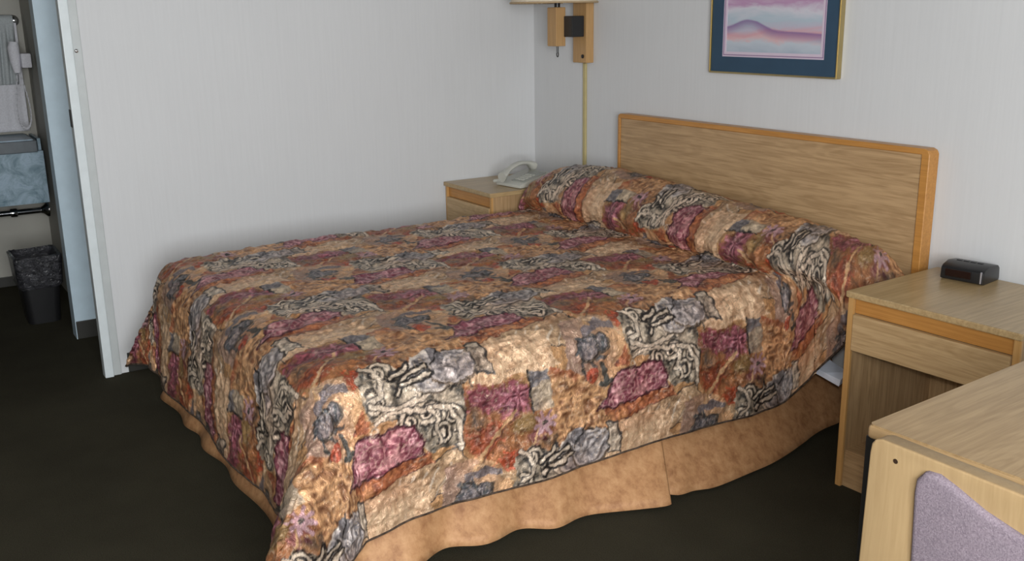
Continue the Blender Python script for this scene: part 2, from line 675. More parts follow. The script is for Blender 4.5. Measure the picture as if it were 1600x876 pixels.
TANBIG = [(0.268, 0.215), (0.371, 0.247), (0.573, 0.236), (0.567, 0.159), (0.585, 0.125), (0.539, 0.118), (0.483, 0.125), (0.368, 0.118), (0.300, 0.122), (0.262, 0.16)]
FLOR = [(-0.245, 0.248), (-0.149, 0.255), (-0.042, 0.235), (-0.026, 0.157), (-0.068, 0.094), (-0.082, 0.073), (-0.117, 0.003), (-0.164, 0.022), (-0.25, 0.051), (-0.262, 0.135)]
RUSTP = [(-0.262, 0.055), (-0.164, 0.022), (-0.12, -0.046), (-0.033, -0.040), (0.151, -0.03), (0.16, -0.066), (-0.016, -0.089), (-0.117, -0.118), (-0.197, -0.125), (-0.245, -0.09), (-0.262, -0.009)]
PURP = [(-0.160, -0.048), (-0.112, -0.014), (-0.083, 0.055), (-0.04, 0.060), (0.102, 0.056), (0.122, 0.018), (0.128, -0.030), (0.058, -0.033), (-0.019, -0.040), (-0.09, -0.057)]
SCR = [(-0.03, 0.223), (0.015, 0.255), (0.108, 0.22), (0.159, 0.139), (0.262, 0.14), (0.262, 0.046), (0.25, -0.04), (0.152, -0.036), (0.126, -0.013), (0.102, 0.058), (-0.012, 0.092), (-0.038, 0.147)]
FERN = [(0.254, 0.13), (0.406, 0.115), (0.477, 0.09), (0.493, 0.026), (0.567, -0.078), (0.572, -0.11), (0.514, -0.126), (0.446, -0.138), (0.348, -0.11), (0.255, -0.05), (0.25, 0.079)]
BLOCK = [(0.472, 0.128), (0.545, 0.118), (0.550, 0.0), (0.486, 0.012)]
GOLD = [(0.55, 0.123), (0.625, 0.105), (0.735, 0.012), (0.745, -0.1), (0.632, -0.105), (0.560, -0.095), (0.545, 0.017)]
WHEAT = [(-0.045, -0.09), (0.109, -0.074), (0.239, -0.045), (0.288, -0.13), (0.25, -0.17), (0.146, -0.17), (0.024, -0.16), (-0.03, -0.14)]

fill(WHEAT, tex(C(146, 114, 82), C(208, 180, 144)), INK2, .002)
for k in range(5):
    stroke([(.02+.035*k, -.165), (.05+.04*k, -.09)], .0028, CREAM, .8)
fill(TANBIG, tex(C(198, 156, 116), C(236, 208, 172), amp=.9))
for k in range(9):
    stroke([(.31+.026*k, .135+.012*(k % 3)), (.345+.022*k, .215-.01*(k % 2))], .0022, C(232, 206, 166), .6)
fill(FLOR, lambda ix, u, v: (lambda k: C(168, 140, 122)*(1-k)+C(214, 172, 128)*k)(np.clip((u+.24)/.2+.25*mid[ix], 0, 1)[:, None]), None)
fill(FERN, tex(C(130, 82, 52), C(180, 126, 82)))
# plum fern cloud, rust cloud


def cloud(cx, cy, rx, ry, a, b):
    for u, v in local():
        bb = bbox(u, v, [(cx-rx, cy-ry), (cx+rx, cy+ry)])
        if not bb.any():
            continue
        idx = np.nonzero(bb)
        r = np.hypot((u[idx]-cx)/rx, (v[idx]-cy)/ry)
        k = np.clip((1.05-r)*3+1.1*fine[idx]+.8*crink[idx]-.1, 0, .92)[:, None]
        q = np.clip(.5+.5*crink[idx]+.4*fine[idx], 0, 1)[:, None]
        TILE[idx] = TILE[idx]*(1-k)+(a*(1-q)+b*q)*k


for (cx, cy, rx, ry, a, b) in ((.34, .075, .09, .042, PLUMD, PLUM), (.43, .055, .065, .05, PLUMD, C(168, 100, 112)), (.32, -.03, .06, .055, RUSTD, RUST),
                               (.40, -.125, .038, .032, RUSTD, C(190, 84, 52)), (.455, -.02, .05, .03, C(134, 108, 66), OLIVE), (.50, -.07, .045, .03, PLUMD, C(140, 84, 78)),
                               (.30, .02, .03, .04, C(96, 84, 74), C(160, 120, 84)), (.54, -.09, .05, .02, C(90, 80, 72), C(170, 130, 90))):
    cloud(cx, cy, rx, ry, a, b)
for k in range(13):
    t = 2*PI*k/13
    stroke([(.43+.01*math.cos(t), .055+.01*math.sin(t)), (.43+(.04+.018*(k % 3))*math.cos(t), .055+(.03+.012*(k % 2))*math.sin(t))], .0032, C(196, 136, 148) if k % 2 else PLUMD, .85)
stroke([(.25, -.16), (.32, -.07), (.415, .03)], .005, C(214, 176, 130), .9)
stroke([(.262, -.165), (.335, -.07), (.42, .02)], .0016, INK2, .7)
stroke([(.39, -.185), (.44, -.12), (.505, -.05)], .0045, C(208, 172, 126), .9)
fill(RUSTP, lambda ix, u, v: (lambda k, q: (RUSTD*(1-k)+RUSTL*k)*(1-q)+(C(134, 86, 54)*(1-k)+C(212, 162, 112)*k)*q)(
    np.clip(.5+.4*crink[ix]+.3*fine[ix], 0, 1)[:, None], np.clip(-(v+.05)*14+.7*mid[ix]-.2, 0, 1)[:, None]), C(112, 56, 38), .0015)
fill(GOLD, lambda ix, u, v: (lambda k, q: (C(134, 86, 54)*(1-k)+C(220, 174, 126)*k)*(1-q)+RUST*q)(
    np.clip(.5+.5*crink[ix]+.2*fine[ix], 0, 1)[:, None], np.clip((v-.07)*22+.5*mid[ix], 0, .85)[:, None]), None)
fill(SCR, tex(C(76, 74, 68), C(214, 200, 176), pn(46, 51)*1.4, 1.5), None)
rr = random.Random(5)
for k in range(11):
    cx, cy = rr.uniform(-.02, .245), rr.uniform(-.03, .23)
    stroke(spiral(cx, cy, rr.uniform(.012, .022), 1.1, rr.uniform(0, 6), rr.choice((-1, 1))), .0026, INK if k % 2 else CREAM, .9)
for (cx, cy, r, ph, s) in ((.032, .222, .026, 0, 1), (-.004, .139, .026, 2, -1), (.09, .070, .028, 1, 1), (.19, .004, .034, 3, -1), (.224, .05, .03, 5, 1), (.15, .08, .028, 4, 1)):
    stroke(spiral(cx, cy, r*1.25, 1.6, ph, s), .008, INK, .9)
    fill(ell(cx, cy, r*.8, r*.75, 12), tex(C(34, 30, 28), C(58, 52, 48)))
    stroke(spiral(cx, cy, r*1.1, 1.5, ph, s), .0042, CREAM)
for pts in ([(-.012, .243), (.016, .225), (.028, .190), (.018, .160), (-.016, .148)], [(-.016, .142), (.04, .117), (.09, .112), (.14, .124), (.175, .139)],
            [(.0, .086), (.03, .102), (.065, .102), (.143, .094), (.2, .08), (.235, .05), (.25, .012), (.243, -.05)], [(.09, .20), (.105, .165), (.13, .140)],
            [(.155, .09), (.17, .05), (.165, .02), (.185, -.015)]):
    stroke(pts, .0095, INK2)
    stroke(pts, .0062, CREAM)


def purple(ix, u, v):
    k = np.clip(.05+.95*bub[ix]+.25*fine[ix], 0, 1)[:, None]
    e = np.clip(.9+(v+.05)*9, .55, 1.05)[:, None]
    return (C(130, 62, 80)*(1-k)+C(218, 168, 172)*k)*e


fill(PURP, purple, C(80, 36, 46), .0035)
fill(BLOCK, tex(C(140, 128, 116), C(214, 196, 166), mid, 1.3), None)
stroke([(.472, .13), (.484, .06), (.488, .008)], .005, INK)
fill([(0.476, 0.126), (0.543, 0.117), (0.545, .085), (.48, .08)], tex(GREYD, GREY))
rose(.188, .192, .070, .058)
stroke(ell(.188, .192, .072, .060)+[(.26, .192)], .0035, C(216, 208, 196), .9)
stroke(ell(.180, .187, .038, .030, rot=.4)+[(.216, .20)], .0025, C(206, 200, 194), .8)
stroke(ell(.205, .172, .022, .020)+[(.227, .172)], .0025, C(206, 200, 194), .8)
stroke([(.262, .245), (.285, .20), (.29, .15), (.292, .12)], .0028, INK2)
fill([(0.262, 0.235), (0.30, 0.225), (0.292, 0.16), (0.262, 0.15)], tex(C(150, 124, 92), CREAM, mid, 1.4))
stroke([(.25, .25), (.262, .20), (.25, .14), (.22, .125)], .006, INK, .9)
# blossom group of the cream field
rose(-.178, .150, .040, .038, 0, True)
rose(-.128, .160, .022, .022, 0, True)
for k in range(7):
    t = 2*PI*k/7
    stroke([(-.17+.034*math.cos(t), .14+.034*math.sin(t)), (-.17+.058*math.cos(t+.5), .14+.058*math.sin(t+.5))], .005, C(72, 78, 82), .9)
for pts in ([(-.205, .09), (-.19, .055), (-.165, .05)], [(-.135, .095), (-.12, .06), (-.115, .035)], [(-.14, .03), (-.118, .02), (-.1, .035)]):
    stroke(pts, .008, C(66, 72, 70), .95)
fill(ell(-.172, .066, .026, .024), tex(RUSTD, C(206, 104, 74)))
for dx in (-.006, .006):
    stroke([(-.135+dx, .24), (-.08+dx, .20), (-.03+dx, .157)], .0022, C(226, 198, 160), .9)
fill([(-.082, .075), (-.04, .135), (-.02, .095), (-.03, .064)], tex(RUSTD, RUSTL))
# lower roses, dark leaf and daisy
rose(.682, -.152, .068, .046, .15)
for pts in ([(.50, -.19), (.54, -.14), (.60, -.135)], [(.52, -.17), (.57, -.165), (.61, -.16)], [(.49, -.15), (.52, -.13), (.55, -.115)]):
    stroke(pts, .013, INK)
    stroke(pts, .0045, CREAM, .9)
fill([(0.742, -0.096), (0.792, -0.098), (0.797, -0.195), (0.749, -0.189)], tex(C(80, 70, 60), CREAM, mid, 1.8), INK2, .003)
flower(.522, -.036, .034, 8, C(196, 160, 166), INK2, .2)
stroke([(.255, -.145), (.32, -.125), (.36, -.145)], .012, C(112, 108, 114), .9)
stroke(ell(-.225, -.11, .022, .024)+[(-.203, -.11)], .004, GREYD)
fill(ell(-.225, -.11, .022, .026), tex(GREYD, GREY))
stroke([(-.25, -.14), (-.22, -.11), (-.2, -.08)], .003, INK)
# fine print lines; the cream ones also paint satin glints into the colour
ink1 = np.clip(1-np.abs(pn(52, 31)+.4*pn(120, 32))/.13, 0, 1)*np.clip(mid*1.6+.45, 0, 1)
ink2 = np.clip(1-np.abs(pn(64, 33)+.4*pn(130, 34))/.12, 0, 1)*np.clip(.55-1.4*mid, 0, 1)
wash = np.clip(pn(9, 41)*1.3, 0, 1)[:, :, None]*.28
TILE = TILE*(1-wash)+TILE*C(150, 96, 62)*2.2*wash
TILE = TILE*(1-.68*ink1[:, :, None])+INK*.68*ink1[:, :, None]
TILE = TILE*(1-.55*ink2[:, :, None])+C(232, 210, 180)*.55*ink2[:, :, None]
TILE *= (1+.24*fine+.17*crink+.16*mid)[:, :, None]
gr = TILE.mean(2, keepdims=True)
TILE = (gr+(TILE-gr)*.99)*np.array([.89, .83, .82])
TILE = np.clip(TILE, .003, 1)


def sample_tile(a, b_from_head, y):
    """cloth coordinates (metres across from the bed's middle, metres of y) -> colour"""
    u = (y-(-1.924)+OU) % UP
    v = (1.015-a+OV) % (2*VP)
    x, yv = u/UP*NX-.5, v/(2*VP)*NY-.5
    xi, yi = np.floor(x).astype(int), np.floor(yv).astype(int)
    fx, fy = (x-xi)[..., None], (yv-yi)[..., None]
    g = lambda i, j: TILE[i % NX, j % NY]
    return g(xi, yi)*(1-fx)*(1-fy)+g(xi+1, yi)*fx*(1-fy)+g(xi, yi+1)*(1-fx)*fy+g(xi+1, yi+1)*fx*fy


def spread_mat():
    M, nt, N, L, bs = mat_new('printed_satin_quilt')
    at = N.new('ShaderNodeAttribute')
    at.attribute_name = 'print'
    n = noise_node(nt, 240, (1, 1, 1), 3, .7)
    r = ramp(nt, n.outputs['Fac'], [(.3, (.86, .86, .86, 1)), (.7, (1.1, 1.1, 1.1, 1))])
    mx = N.new('ShaderNodeMixRGB')
    mx.blend_type = 'MULTIPLY'
    mx.inputs[0].default_value = 1
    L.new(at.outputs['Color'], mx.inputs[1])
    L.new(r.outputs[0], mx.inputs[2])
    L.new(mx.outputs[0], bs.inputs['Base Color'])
    bs.inputs['Roughness'].default_value = .42
    bs.inputs['Metallic'].default_value = .36
    bs.inputs['Coat Weight'].default_value = .06
    bs.inputs['Coat Roughness'].default_value = .36
    bs.inputs['Coat IOR'].default_value = 1.5
    bs.inputs['Specular IOR Level'].default_value = .6
    n2 = noise_node(nt, 70, (1, 1, 1), 4, .65, 1.2)
    bump(nt, n2.outputs['Fac'], .6, .008, bs)
    return M


M_SPREAD = spread_mat()

# ------------------------------------------------------------------ bedspread
XC = 1.25


def catmull(P, n):
    P = [P[0]]+list(P)+[P[-1]]
    out = []
    for i in range(1, len(P)-2):
        p0, p1, p2, p3 = [np.array(q, float) for q in P[i-1:i+3]]
        for k in range(n):
            t = k/n
            out.append(.5*((2*p1)+(-p0+p2)*t+(2*p0-5*p1+4*p2-p3)*t*t+(-p0+3*p1-3*p2+p3)*t**3))
    out.append(np.array(P[-2], float))
    return np.array(out)


YE = -1.985                                              # foot edge of the flat top
prof = catmull([(-.095, .60), (-.10, .70), (-.14, .785), (-.215, .812), (-.305, .79), (-.385, .735), (-.422, .672), (-.408, .622), (-.390, .596),
                (-.45, .588), (-.6, .592), (-1.2, .592), (-1.8, .588), (YE, .580)], 24)
seg = np.hypot(*np.diff(prof, axis=0).T)
arc = np.concatenate([[0], np.cumsum(seg)])
BF = arc[-1]
BCR = arc[8*24]                                          # cloth length at the crease under the pillows
DROP = .50
NA, NB = 760, 0
a_ = np.linspace(-(.72+.50), .71+.51, NA)
b_ = np.concatenate([np.linspace(0, BCR-.09, 90)[:-1], np.linspace(BCR-.09, BCR+.03, 110)[:-1], np.linspace(BCR+.03, BF+DROP, 560)])
NB = len(b_)
Aa, Bb = np.meshgrid(a_, b_, indexing='ij')
bc = np.minimum(Bb, BF)
Yp = np.interp(bc, arc, prof[:, 0])
Zp = np.interp(bc, arc, prof[:, 1])
sm = lambda x: np.clip(x, 0, 1)**2*(3-2*np.clip(x, 0, 1))
rollw = 1-sm((Bb-(BCR-.05))/.06)                         # 1 on the pillow part
# pillow height varies over its length
xa = Aa+XC
Hx = np.interp(xa, [.30, .43, .65, .94, 1.48, 1.81, 2.1, 2.3, 2.42], [.70, .745, .795, .815, .784, .762, .738, .70, .62])
Zp = np.where(Bb < BCR, .597+(Zp-.597)*(Hx-.597)/(.812-.597), Zp)
er = .71+.29*rollw
el = .72-.012*sm((-Yp*-1+.70)/.12)
da = np.where(Aa > 0, Aa-er, -Aa-el)
da = np.clip(da, 0, None)
db = np.clip(Bb-BF, 0, None)
r_ = np.hypot(da, db)+1e-9
na, nb = da/r_, db/r_
r_ = r_*np.where(Aa > 0, 1, 1-.20*(2*na*nb)**2)
right = Aa > 0
Rr = np.where(right, .13, .075)*(1-nb**2)+.12*nb**2
Rr = np.where(rollw > .5, np.where(right, .11, .05), Rr)
s2 = (2*na*nb)**2
fl = np.where(right, .10, .05*sm((-.6-Yp)/.3))*na**2+.10*nb**2
fl = fl+np.where(right, .58, .34)*s2
phi = np.arctan2(nb, na)
fl = fl+.10*np.sin(phi*9+1.0)*s2
qt = Rr*PI/2
rr_ = np.minimum(r_, qt)
out = Rr*np.sin(rr_/Rr)
down = Rr*(1-np.cos(rr_/Rr))
ex = np.clip(r_-qt, 0, None)
out = out+fl*ex
down = down+np.sqrt(np.clip(1-fl**2, .05, 1))*ex
X = np.clip(Aa, -el, er)+XC+np.where(right, 1, -1)*na*out
Y = Yp-nb*out
Zt = Zp
Z = Zt-down
# soft vertical folds of the hanging sides
hang = sm(ex/.25)
along = np.where(na > nb, Y, X)
fold = (.012*np.sin(along*9.0+1.3)+.009*fbm(along*7, along*0+3.3, 40, 2))*hang*(1-rollw)*np.where(right, 1, sm((-.7-Yp)/.3))
fold = fold+.012*fbm(along*16, along*0+1.3, 43, 2)*hang*rollw*np.where(right, 1, 0)
X = X+np.where(right, 1, -1)*na*fold
Y = Y-nb*fold
# pooled corner
low = np.clip(.014-Z, 0, None)
X = X+np.where(right, 1, -1)*na*low*.7
Y = Y-nb*low*.7
Z = np.maximum(Z, .014+.006*(1+vnoise(X*30, Y*30, 9)))
P = np.stack([X, Y, Z], -1)


def normals(P):
    du = np.gradient(P, axis=0)
    dv = np.gradient(P, axis=1)
    n = np.cross(dv, du)
    n /= np.linalg.norm(n, axis=-1, keepdims=True)+1e-9
    return n


Nn = normals(P)
if Nn[NA//2, NB//2, 2] < 0:
    Nn = -Nn
# cloth's own lengthwise coordinate: arc length along each column, counted from the middle of the bed
stp = np.linalg.norm(np.diff(P, axis=1), axis=-1)
jm = int(np.argmin(np.abs(b_-1.5)))
cum = np.concatenate([np.zeros((NA, 1)), np.cumsum(stp, axis=1)], axis=1)
yc = np.interp(b_[jm], arc, prof[:, 0])-(cum-cum[:, jm:jm+1])
yc = np.where(Bb > BF, np.interp(BF, arc, prof[:, 0])-(Bb-BF), yc)
yc = yc+.10*(1-sm((Bb-(BCR-.03))/.05))   # cloth tucked away in the crease
_old = -.095-Bb+(BCR-.31)                                  # arc length measured so that the flat part keeps its y
# quilting and puckers
pk = fbm(Aa*42, yc*30, 60, 2)
rid = 1-np.abs(vnoise(Aa*26, yc*20, 70))*2
rid2 = 1-np.abs(vnoise((Aa+yc)*20, (Aa-yc)*16, 75))*2
lrg = fbm(Aa*7, yc*6, 80, 2)
rid3 = 1-np.abs(vnoise(Aa*48+3*lrg, yc*44, 78))*2
disp = .0024*pk+.0030*rid+.0030*rid2+.0018*rid3+.0045*lrg
gather = rollw*.006*np.sin(Aa*46+3*vnoise(Aa*9, yc*4, 90))*np.clip((.80-Zp)/.2, 0, 1)
disp = disp+gather
edge = np.minimum(np.minimum(Aa-a_[0], a_[-1]-Aa), b_[-1]-Bb)
disp = disp*np.clip(edge/.03, .25, 1)
P = P+Nn*disp[..., None]
P[..., 2] = np.maximum(P[..., 2], .010)
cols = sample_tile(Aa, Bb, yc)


def grid_mesh(name, P, cols=None):
    na_, nb_ = P.shape[:2]
    me = bpy.data.meshes.new(name)
    nv = na_*nb_
    me.vertices.add(nv)
    me.vertices.foreach_set('co', P.reshape(-1).astype(np.float32))
    i = np.arange(nv).reshape(na_, nb_)
    q = np.stack([i[:-1, :-1], i[:-1, 1:], i[1:, 1:], i[1:, :-1]], -1).reshape(-1, 4)
    me.loops.add(q.size)
    me.loops.foreach_set('vertex_index', q.reshape(-1).astype(np.int32))
    me.polygons.add(len(q))
    me.polygons.foreach_set('loop_start', (np.arange(len(q))*4).astype(np.int32))
    me.polygons.foreach_set('use_smooth', np.ones(len(q), bool))
    me.update(calc_edges=True)
    if cols is not None:
        at = me.color_attributes.new('print', 'FLOAT_COLOR', 'POINT')
        c4 = np.ones((nv, 4), np.float32)
        c4[:, :3] = cols.reshape(-1, 3)
        at.data.foreach_set('color', c4.reshape(-1))
    return me


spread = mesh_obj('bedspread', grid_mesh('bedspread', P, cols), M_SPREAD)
tag(spread, 'quilted satin bedspread in rust, gold, plum and grey floral patchwork over the bed', 'bedspread')
hem_pts = np.concatenate([P[0, 40::5], P[::5, -1][1:], P[-1, ::-5][1:-8]])
obj('hem_piping', tube([tuple(p) for p in hem_pts], .0032, 6), plain('hem_thread', (.07, .05, .038, 1), .95, var=.6, nscale=60, spec=.1), spread, smooth=True)

# ------------------------------------------------------------------ bed under it
bed = thing('bed', 'double bed under the floral spread, corner of pale blue sheet showing', 'bed', (1.25, -1.02, 0))
obj('mattress', box(-.66, .65, -.92, .92, .33, .550, .05, 3), M_MATT, bed, smooth=True)
obj('box_spring', box(-.66, .65, -.93, .92, .12, .328, .02, 2), M_MATT, bed, smooth=True)
for sx in (-.6, .6):
    for sy in (-.8, .8):
        obj('leg', lathe([(.02, 0), (.028, .12)], 12, (sx, sy, 0)), M_BLACK, bed)
bm = bmesh.new()
vs = [bm.verts.new(p) for p in ((.64, .66, .36), (1.0, .655, .300), (1.055, .67, .286), (1.045, .72, .300), (.64, .80, .36),
                                (.64, .66, .335), (.995, .66, .278), (1.050, .67, .262), (1.04, .715, .275), (.64, .80, .335))]
bm.faces.new(vs[:5])
bm.faces.new(vs[5:][::-1])
for k in range(5):
    bm.faces.new((vs[k], vs[(k+1) % 5], vs[5+(k+1) % 5], vs[5+k]))
obj('sheet', bm, M_SHEET, bed)

for k, (x0, x1) in enumerate(((.56, 1.36), (1.42, 2.22))):
    n1_, n2_ = 24, 14
    bm = bmesh.new()
    bmesh.ops.create_uvsphere(bm, u_segments=24, v_segments=12, radius=1)
    for v in bm.verts:
        c = v.co
        sx = math.copysign(abs(c.x)**.6, c.x)
        sy = math.copysign(abs(c.y)**.7, c.y)
        v.co = Vector(((x0+x1)/2+sx*.36, -.235+sy*.115, .655+c.z*.075))
    p = obj('pillow', bm, M_MATT, smooth=True)
    tag(p, ('pillow under the left half of the bedspread roll, by the telephone', 'pillow under the right half of the bedspread roll, by the clock side')[k], 'pillow', 'pillows under the bedspread')

# ------------------------------------------------------------------ bed skirt
skirt = thing('bed_skirt', 'tan satin bed skirt with a pleat hanging below the floral bedspread', 'bed skirt', (0, 0, 0))


def skirt_panel(top, bot, ztop, zb, nfold, amp, seed):
    """ruffled strip between a top line and a bottom line (lists of xy), zb bottom heights"""
    n, mrow = 140, 14
    t = np.linspace(0, 1, n)
    tt = np.linspace(0, 1, len(top))
    tb = np.linspace(0, 1, len(bot))
    T = np.stack([np.interp(t, tt, [p[k] for p in top]) for k in (0, 1)], -1)
    B = catmull(bot, 20)
    B = np.stack([np.interp(t, np.linspace(0, 1, len(B)), B[:, k]) for k in (0, 1)], -1)
    zbt = np.interp(t, np.linspace(0, 1, len(zb)), zb)
    tan = np.gradient(B, axis=0)
    nrm = np.stack([tan[:, 1], -tan[:, 0]], -1)
    nrm /= np.linalg.norm(nrm, axis=1, keepdims=True)
    G = np.zeros((n, mrow, 3))
    for j in range(mrow):
        w = j/(mrow-1)
        ww = amp*w*(np.sin(t*2*PI*nfold+1.5*vnoise(t*5, t*0+seed, seed))+.7*vnoise(t*nfold*1.7, t*0+w*1.2, seed+4))
        xy = T*(1-w)+B*w+nrm*ww[:, None]
        G[:, j, :2] = xy
        G[:, j, 2] = ztop*(1-w)+zbt*w
    return grid_mesh('panel', G)


sp = []
for (top, bot, zb, nf, am, sd) in (
        ([(1.94, -2.0), (1.95, -.86)], [(2.085, -2.115), (2.10, -1.85), (2.125, -1.6), (2.16, -1.35), (2.235, -1.03)], [.012, .012, .02, .012, .016], 4.6, .018, 3),
        ([(1.93, -.92), (1.95, -.03)], [(2.16, -1.07), (2.215, -.98), (2.24, -.85), (2.225, -.6), (2.18, -.35), (2.12, -.03)], [.045, .02, .012, .014, .02, .03], 2.2, .010, 9),
        ([(.56, -1.97), (1.93, -1.97)], [(.42, -2.10), (.9, -2.095), (1.4, -2.095), (2.07, -2.105)], [.02, .015, .012, .012], 5.0, .010, 14),
        ([(.57, -.12), (.57, -1.98)], [(.53, -.12), (.49, -1.0), (.44, -2.09)], [.012, .012, .02], 5.0, .006, 20)):
    o = mesh_obj('panel', skirt_panel(top, bot, .30, zb, nf, am, sd), M_SKIRT, skirt)
    sol = o.modifiers.new('thickness', 'SOLIDIFY')
    sol.thickness = .003

# ------------------------------------------------------------------ headboard
hb = thing('headboard', 'wide flat oak headboard with honey edging fixed to the wall behind the bed', 'headboard', (1.555, -.004, .42))
obj('panel', box(-.785, .770, -.046, 0, 0, .590, .002), M_OAKX, hb)
obj('edge_band', prism([(-.80, .0), (-.785, .0), (-.785, .590), (.770, .590), (.770, 0), (.80, 0), (.80, .592), (.794, .604), (.78, .61), (-.785, .61), (-.797, .604), (-.80, .592)], -.052, 'xz', 0, .002, 1), M_HONEYX, hb)

# ------------------------------------------------------------------ nightstands
ns = thing('nightstand', 'oak nightstand with an open shelf, carrying the black clock, right of the bed', 'nightstand', (2.425, -.49, 0), math.radians(2.2), 'nightstands')
w_, d_, h_ = .535, .465, .645
obj('top', box(-.006, w_+.006, -.012, d_, h_-.020, h_, .004), M_TOPX, ns)
obj('side_panel', box(0, .018, .004, d_-.01, 0, h_-.020), M_OAKZ, ns)
obj('side_panel', box(w_-.018, w_, .004, d_-.01, 0, h_-.020), M_OAKZ, ns)
obj('edge_strip', box(-.001, .019, -.004, .006, 0, h_-.020, .002), M_HONEYZ, ns)
obj('edge_strip', box(w_-.019, w_+.001, -.004, .006, 0, h_-.020, .002), M_HONEYZ, ns)
obj('top_rail', box(.019, w_-.019, .006, .024, h_-.068, h_-.020), M_HONEYX, ns)
dr = obj('drawer', box(.021, w_-.021, -.008, .012, h_-.185, h_-.070, .003), M_OAKFRONT_LIT, ns)
obj('drawer_box', box(.03, w_-.03, .012, d_-.04, h_-.175, h_-.09), M_DARKWOOD, dr)
obj('back_panel', box(.018, w_-.018, d_-.016, d_-.01, .02, h_-.020), M_OAKZ, ns)
obj('shelf', box(.018, w_-.018, .012, d_-.016, .105, .123), M_OAKX, ns)
obj('plinth', box(.018, w_-.018, .010, .028, 0, .105), M_OAKX, ns)
ns2 = dup(ns, (.012, -.545, 0), 0, 'small oak nightstand in the room corner under the telephone', (.81, 1.05, 1.042))
H2 = h_*1.042

# ------------------------------------------------------------------ clock radio
ck = thing('clock_radio', 'small black clock radio standing on the nightstand right of the bed', 'clock', (2.563, -.142, h_), math.radians(8))
cp = [(0, .004), (.012, 0), (.112, 0), (.116, .006), (.112, .040), (.10, .050), (.045, .055), (.012, .046), (.002, .038)]
bm = prism(cp, .135, 'yz', -.0675, .004)
obj('case', bm, M_BLACK, ck, smooth=True)
obj('display', box(-.050, .030, -.0035, .003, .014, .037, .001), plain('dark_red_window', (.012, .004, .004, 1), .15), ck)
obj('trim_strip', box(.0580, .0625, -.002, .004, .006, .042, .001), plain('silver_trim', (.5, .5, .55, 1), .3, .6), ck)
for k in range(4):
    obj('button', box(-.045+.022*k, -.029+.022*k, .055, .066, .050, .0565, .0015), M_BLACK, ck)

# ------------------------------------------------------------------ telephone
ph = thing('telephone', 'pale beige desk telephone with its handset on, on the corner nightstand', 'telephone', (.325, -.285, H2+.001), math.radians(8))
bp = [(-.105, 0), (.105, 0), (.105, .052), (.09, .058), (-.085, .022), (-.105, .014)]
obj('base', prism(bp, .175, 'yz', -.0875, .006), M_PHONE, ph, smooth=True)
sl = math.atan2(.036, .175)
fp = box(-.010, .078, -.075, .075, 0, .004, .001)
o = obj('face_plate', fp, M_PHONE_D, ph)
o.location = (0, 0, .0395)
o.rotation_euler = (sl, 0, 0)
for r in range(4):
    for c in range(3):
        k = obj('key', box(.002+.022*c, .018+.022*c, -.062+.022*r, -.048+.022*r, .004, .009, .001), M_PHONE, o)
hs = []
for i in range(15):
    t = i/14
    yy = -.10+.205*t
    hs.append((yy, .046+.036*t+.030*math.sin(PI*t), t))
bm = bmesh.new()
rings = []
for yy, zz, t in hs:
    e = abs(2*t-1)
    hw = .019+.010*sm(np.array((e-.6)/.3))
    hh = .010+.004*sm(np.array((e-.6)/.3))
    lo = -.018*float(sm(np.array((e-.66)/.2)))
    rings.append([bm.verts.new((-.050+hw*math.cos(q)*1.05, yy, zz+(hh*math.sin(q) if math.sin(q) > 0 else (hh-lo)*math.sin(q)))) for q in np.linspace(0, 2*PI, 14, endpoint=False)])
for A_, B_ in zip(rings, rings[1:]):
    for k in range(14):
        bm.faces.new((A_[k], A_[(k+1) % 14], B_[(k+1) % 14], B_[k]))
bm.faces.new(rings[0][::-1])
bm.faces.new(rings[-1])
obj('handset', bm, M_PHONE, ph, smooth=True)
cpts = []
for i in range(140):
    t = i/139
    ang = t*2*PI*20
    cx, cy, cz = -.06-.035*math.sin(PI*t), -.10+.02*t, .012+.012*(1-t)
    cpts.append((cx+.006*math.cos(ang)-.0+.0*t, cy-.03*math.sin(PI*t)+.02*t, cz+.006*math.sin(ang)))
obj('cord', tube(cpts, .0016, 5), M_PHONE, ph, smooth=True)

# ------------------------------------------------------------------ wall lamp and cord cover
lp = thing('wall_lamp', 'swing-arm wall lamp with oak back plate and pale cloth shade above the corner nightstand', 'lamp', (.45, 0, 1.245))
obj('back_plate', box(-.055, .050, -.045, 0, 0, .62, .004), M_LAMPWOOD, lp)
obj('switch_button', lathe([(.009, 0), (.009, .004), (.006, .006)], 16), M_BLACK, lp, smooth=True)
bpy.data.objects['switch_button'].rotation_euler = (PI/2, 0, 0)
bpy.data.objects['switch_button'].location = (.025, -.045, .030)
obj('bracket', box(-.045, .035, -.115, -.045, .120, .215, .004), M_BLACK, lp)
arm = obj('arm_block', box(-.103, -.030, -.160, -.105, .078, .255, .004), M_LAMPWOOD, lp)
obj('pull_switch', tube([(-.058, -.132, .078), (-.058, -.132, .045)], .005, 10), M_BLACK, arm)
obj('pull_ring', tube([(-.058+.007*math.cos(t), -.132, .040+.011*math.sin(t)) for t in np.linspace(0, 2*PI, 16, endpoint=False)], .0025, 6, True), M_BLACK, arm)
obj('stem', tube([(-.060, -.132, .255), (-.060, -.132, .40)], .014, 14), M_BLACK, lp, smooth=True)
prof_s = []
for k in range(9):
    t = k/8
    prof_s.append((.205-.085*t, .274+.26*t))
bm = lathe(prof_s+[(r-.003, z) for r, z in prof_s[::-1]], 48, (-.060, -.150, 0), False)
rs = bm
obj('shade', rs, M_SHADE, lp, smooth=True)
obj('shade_trim', tube([(-.060+.205*math.cos(t), -.150+.205*math.sin(t), .276) for t in np.linspace(0, 2*PI, 60, endpoint=False)], .004, 8, True), plain('shade_binding', lin(176, 152, 118), .8), bpy.data.objects['shade'], smooth=True)
